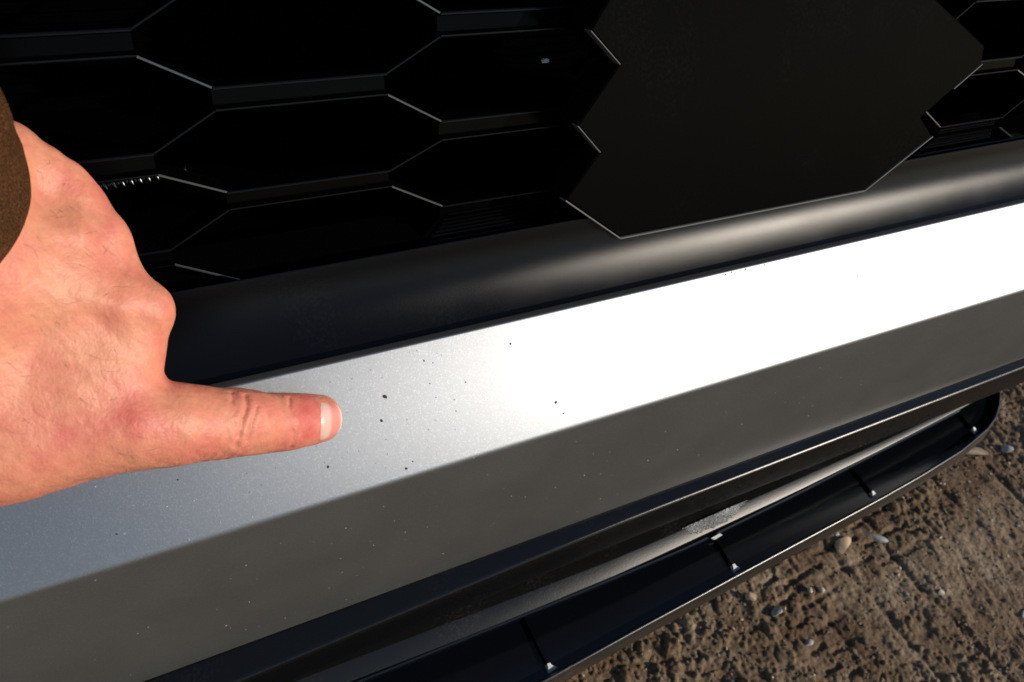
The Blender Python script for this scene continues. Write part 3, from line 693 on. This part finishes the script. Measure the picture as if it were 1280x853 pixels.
    att = m2.attributes.new('redness', 'FLOAT', 'POINT'); att.data.foreach_set('value', pink.astype(np.float32))
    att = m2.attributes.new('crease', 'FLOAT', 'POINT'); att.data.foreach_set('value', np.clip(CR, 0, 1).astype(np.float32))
    m2.shade_smooth()
    m, nt, b = new_mat('skin'); L = nt.links
    na = noise(nt, 75, 5, .6); nb = noise(nt, 420, 4, .6); nc = noise(nt, 190, 3, .5)
    at = N(nt, 'ShaderNodeAttribute', attribute_name='redness'); ac = N(nt, 'ShaderNodeAttribute', attribute_name='crease')
    s1 = N(nt, 'ShaderNodeMath', operation='MULTIPLY_ADD'); L.new(at.outputs['Fac'], s1.inputs[0]); s1.inputs[1].default_value = .30; L.new(na.outputs[0], s1.inputs[2])
    r = ramp(nt, s1.outputs[0], [(.30, (.53, .225, .125)), (.50, (.53, .19, .118)), (.66, (.51, .15, .105)), (.85, (.48, .09, .07))])
    s2 = ramp(nt, nb.outputs[0], [(.3, (.88, .84, .82)), (.6, (1.04, 1.04, 1.04))])
    mx = N(nt, 'ShaderNodeMix', data_type='RGBA', blend_type='MULTIPLY'); mx.inputs[0].default_value = .8; L.new(r.outputs[0], mx.inputs[6]); L.new(s2.outputs[0], mx.inputs[7])
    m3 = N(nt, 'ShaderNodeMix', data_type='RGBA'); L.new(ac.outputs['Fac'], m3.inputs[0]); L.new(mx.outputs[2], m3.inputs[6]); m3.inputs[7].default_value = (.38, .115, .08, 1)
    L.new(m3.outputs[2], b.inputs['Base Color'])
    vf = N(nt, 'ShaderNodeTexVoronoi'); vf.inputs['Scale'].default_value = 95; tf = N(nt, 'ShaderNodeTexCoord'); L.new(tf.outputs['Object'], vf.inputs['Vector'])
    sf = N(nt, 'ShaderNodeSeparateColor'); L.new(vf.outputs['Color'], sf.inputs[0])
    f1 = ramp(nt, vf.outputs['Distance'], [(.03, (1, 1, 1)), (.11, (0, 0, 0))]); f2 = ramp(nt, sf.outputs[0], [(.55, (0, 0, 0)), (1, (.55, .55, .55))])
    fm = N(nt, 'ShaderNodeMath', operation='MULTIPLY'); L.new(f1.outputs[0], fm.inputs[0]); L.new(f2.outputs[0], fm.inputs[1])
    m4 = N(nt, 'ShaderNodeMix', data_type='RGBA'); L.new(fm.outputs[0], m4.inputs[0]); L.new(m3.outputs[2], m4.inputs[6]); m4.inputs[7].default_value = (.40, .13, .07, 1)
    L.new(m4.outputs[2], b.inputs['Base Color'])
    b.inputs['Roughness'].default_value = .5; b.inputs['Specular IOR Level'].default_value = .35
    b.inputs['Subsurface Weight'].default_value = .12; b.inputs['Subsurface Radius'].default_value = (1, .35, .2); b.inputs['Subsurface Scale'].default_value = .003
    tc = N(nt, 'ShaderNodeTexCoord'); v = N(nt, 'ShaderNodeTexVoronoi'); v.inputs['Scale'].default_value = 1100; L.new(tc.outputs['Object'], v.inputs['Vector'])
    b1 = bump(nt, b, v.outputs['Distance'], .00012, .6); b2 = bump(nt, b, nb.outputs[0], .0004, .5, b1)
    mp = N(nt, 'ShaderNodeMapping'); mp.inputs['Rotation'].default_value = (.5, .3, .2); mp.inputs['Scale'].default_value = (1, .3, .35); L.new(tc.outputs['Object'], mp.inputs[0])
    nw = N(nt, 'ShaderNodeTexNoise'); nw.inputs['Scale'].default_value = 700; nw.inputs['Detail'].default_value = 3; L.new(mp.outputs[0], nw.inputs['Vector'])
    bump(nt, b, nw.outputs[0], .00022, .5, b2)
    m2.materials.clear(); m2.materials.append(m)
    return o, C2, Nn
person = link(bpy.data.objects.new('person', None)); person.location = (-.03, .2, .45); person.empty_display_size = .05
tag(person, 'left hand in a brown sleeve pointing its index finger at chips on the silver bumper', 'person')
hand, HC, HN = build_hand(); hand.parent = person; hand.location = (.03, -.2, -.45)
def ppart(name, V, F, mat, label=None, angle=60):
    o = mesh_obj(name, V, F, mat, person, True, angle); o.location = (.03, -.2, -.45)
    if label: o['label'] = label
    return o
# nail: a curved plate lying on the back of the fingertip
def nail():
    tip = np.array(HAND['index'][0][:3]); dip = np.array(HAND['index'][2][:3]); ax = tip - dip; ax /= np.linalg.norm(ax)
    up = np.array(NAILUP); up -= ax * (up @ ax); up /= np.linalg.norm(up); side = np.cross(ax, up)
    V = []; F = []; n, mth = 19, 21
    rel = HC - tip; la = rel @ ax; ru = rel @ up; rs_ = rel @ side; near = np.where((np.abs(la) < .013) & (ru > 0))[0]
    la, ang, rr_ = la[near], np.arctan2(rs_[near], ru[near]), np.hypot(ru[near], rs_[near])
    for i in range(n):
        t = i / (n - 1)
        for j in range(mth):
            s = (j / (mth - 1) - .5) * 2
            # outline: round cuticle behind, gently curved free edge in front, sides tucked into the skin
            l = -.0068 + .0118 * t + (1 - t) * .0026 * s * s - t * .0016 * s * s; a = s * (.86 - .10 * t * t)
            w_ = (la - l) ** 2 / 1e-6 + ((ang - a) * .008) ** 2 / 1e-6; q = np.argsort(w_)[:8]; sk = rr_[q].mean()
            edge = min(1, t * 5, (1 - abs(s)) * 4)
            rad = sk + .00030 * math.sin(edge * math.pi / 2) - .00012 * (1 - edge)
            V.append(tip + ax * l + (up * math.cos(a) + side * math.sin(a)) * rad)
    G_ = np.array(V).reshape(n, mth, 3)
    for _ in range(2): G_[1:-1, 1:-1] = (G_[1:-1, 1:-1] * 2 + G_[2:, 1:-1] + G_[:-2, 1:-1] + G_[1:-1, 2:] + G_[1:-1, :-2]) / 6
    V = [p for p in G_.reshape(-1, 3)]
    k = len(V); V += [p - up * .0007 for p in V]
    for i in range(n - 1):
        for j in range(mth - 1): a = i * mth + j; F.append([a, a + 1, a + mth + 1, a + mth]); F.append([k + a, k + a + mth, k + a + mth + 1, k + a + 1])
    for i in range(n - 1):
        for j in (0, mth - 1): a = i * mth + j; F.append([a, a + mth, a + mth + k, a + k])
    for j in range(mth - 1):
        for i in (0, n - 1): a = i * mth + j; F.append([a, a + 1, a + 1 + k, a + k])
    m, nt, b = new_mat('fingernail'); b.inputs['Roughness'].default_value = .28; b.inputs['Specular IOR Level'].default_value = .6
    at = N(nt, 'ShaderNodeAttribute', attribute_name='along'); r = ramp(nt, at.outputs['Fac'], [(0, (.60, .38, .32)), (.38, (.60, .36, .30)), (.55, (.57, .21, .17)), (.88, (.57, .22, .18)), (.96, (.62, .45, .33))])
    nt.links.new(r.outputs[0], b.inputs['Base Color']); b.inputs['Subsurface Weight'].default_value = .1; b.inputs['Subsurface Scale'].default_value = .002
    o = fix_normals(ppart('fingernail', V, F, m)); at = o.data.attributes.new('along', 'FLOAT', 'POINT')
    at.data.foreach_set('value', np.tile(np.repeat(np.linspace(0, 1, n), mth), 2).astype(np.float32))
NAILUP = (-.30, -.62, .72)
nail()
# fine short hairs on the back of the hand
def hairs():
    view = np.array([-.43, -.55, .72]); ok = np.where((HN @ view > .35) & (HC[:, 0] < .006) & (HC[:, 0] > -.045))[0]
    V = []; F = []; rr = np.random.default_rng(4); sel = rr.choice(ok, 90, replace=False); d0 = np.array([.55, -.35, -.45])
    for i in sel:
        p = HC[i]; nrm = HN[i]; t = d0 + rr.normal(0, .35, 3); t -= nrm * (t @ nrm); t /= np.linalg.norm(t); s_ = np.cross(nrm, t); ln = rr.uniform(.003, .0065); cv = rr.normal(0, .25)
        k = len(V); m = 5
        for q in range(m):
            u = q / (m - 1); c = p + t * ln * u + nrm * (.0007 * math.sin(u * 2.4)) + s_ * ln * cv * u * u; w_ = .00004 * (1 - u * .8)
            V += [c + s_ * w_, c - s_ * w_ * .5 + nrm * w_, c - s_ * w_ * .5 - nrm * w_]
        for q in range(m - 1):
            for j in range(3): F.append([k + q * 3 + j, k + q * 3 + (j + 1) % 3, k + q * 3 + 3 + (j + 1) % 3, k + q * 3 + 3 + j])
    mh, nt, b = new_mat('brown_body_hair'); b.inputs['Base Color'].default_value = (.16, .07, .035, 1); b.inputs['Roughness'].default_value = .5
    o = ppart('arm_hair', V, F, mh); o['kind'] = 'stuff'
hairs()
# sleeve: a knitted cuff round the forearm
def sleeve():
    ctr = [np.array(p) for p in SLEEVE]; rad = SLEEVER; V = []; F = []; m = 72; rings = []
    ax = ctr[1] - ctr[0]; ax /= np.linalg.norm(ax)
    N1 = 26; P = []
    for i in range(N1):
        t = i / (N1 - 1) * (len(ctr) - 1); k = min(int(t), len(ctr) - 2); u = t - k
        P.append((ctr[k] * (1 - u) + ctr[k + 1] * u, rad[k] * (1 - u) + rad[k + 1] * u))
    seq = [(0.0025, P[0][1] - .0030, P[0][0]), (0.0003, P[0][1] - .0026, P[0][0]), (-.0008, P[0][1] - .0014, P[0][0]), (0, P[0][1] - .0002, P[0][0]), (.0014, P[0][1] + .0003, P[0][0])] 
    seq = [(.03, P[0][1] - .003, P[0][0])] + seq + [(0, r + .0006 * math.sin(i * 1.3) , c) for i, (c, r) in enumerate(P)][1:]
    up = np.array([0, 0, 1.]); e1 = np.cross(ax, up); e1 /= np.linalg.norm(e1); e2 = np.cross(ax, e1)
    for q, (o_, r, c) in enumerate(seq):
        for j in range(m):
            a = j / m * 2 * math.pi; rr = r * (1 + .02 * math.sin(3 * a + q * .3)) + (.0008 * math.sin(5 * a + q * .9) if q > 6 else 0)
            V.append(c + ax * o_ + (e1 * math.cos(a) + e2 * math.sin(a)) * rr)
    for i in range(len(seq) - 1):
        for j in range(m): a = i * m + j; b = i * m + (j + 1) % m; F.append([a, b, b + m, a + m])
    F.append([(len(seq) - 1) * m + j for j in range(m)])
    mt, nt, b = new_mat('brown_knitted_wool'); L = nt.links
    n1 = noise(nt, 1500, 3, .7); n2 = noise(nt, 90, 4)
    r = ramp(nt, n1.outputs[0], [(.35, (.022, .009, .003)), (.6, (.085, .038, .016)), (.75, (.17, .10, .06))])
    r2 = ramp(nt, n2.outputs[0], [(.3, (.75, .75, .75)), (.7, (1.2, 1.1, 1.0))])
    mx = N(nt, 'ShaderNodeMix', data_type='RGBA', blend_type='MULTIPLY'); mx.inputs[0].default_value = 1; L.new(r.outputs[0], mx.inputs[6]); L.new(r2.outputs[0], mx.inputs[7]); L.new(mx.outputs[2], b.inputs['Base Color'])
    b.inputs['Roughness'].default_value = .95; b.inputs['Specular IOR Level'].default_value = .05; bump(nt, b, n1.outputs[0], .0006, 1)
    o = fix_normals(ppart('sleeve', V, F, mt, 'brown knitted sleeve at the wrist')); return o
SLEEVE = [(-.0462, .2105, .5165), (-.0480, .2080, .5480), (-.0900, .1850, .6000), (-.1500, .1500, .6700), (-.2600, .05, .78)]
SLEEVER = [.0380, .0390, .039, .043, .05]
sleeve()
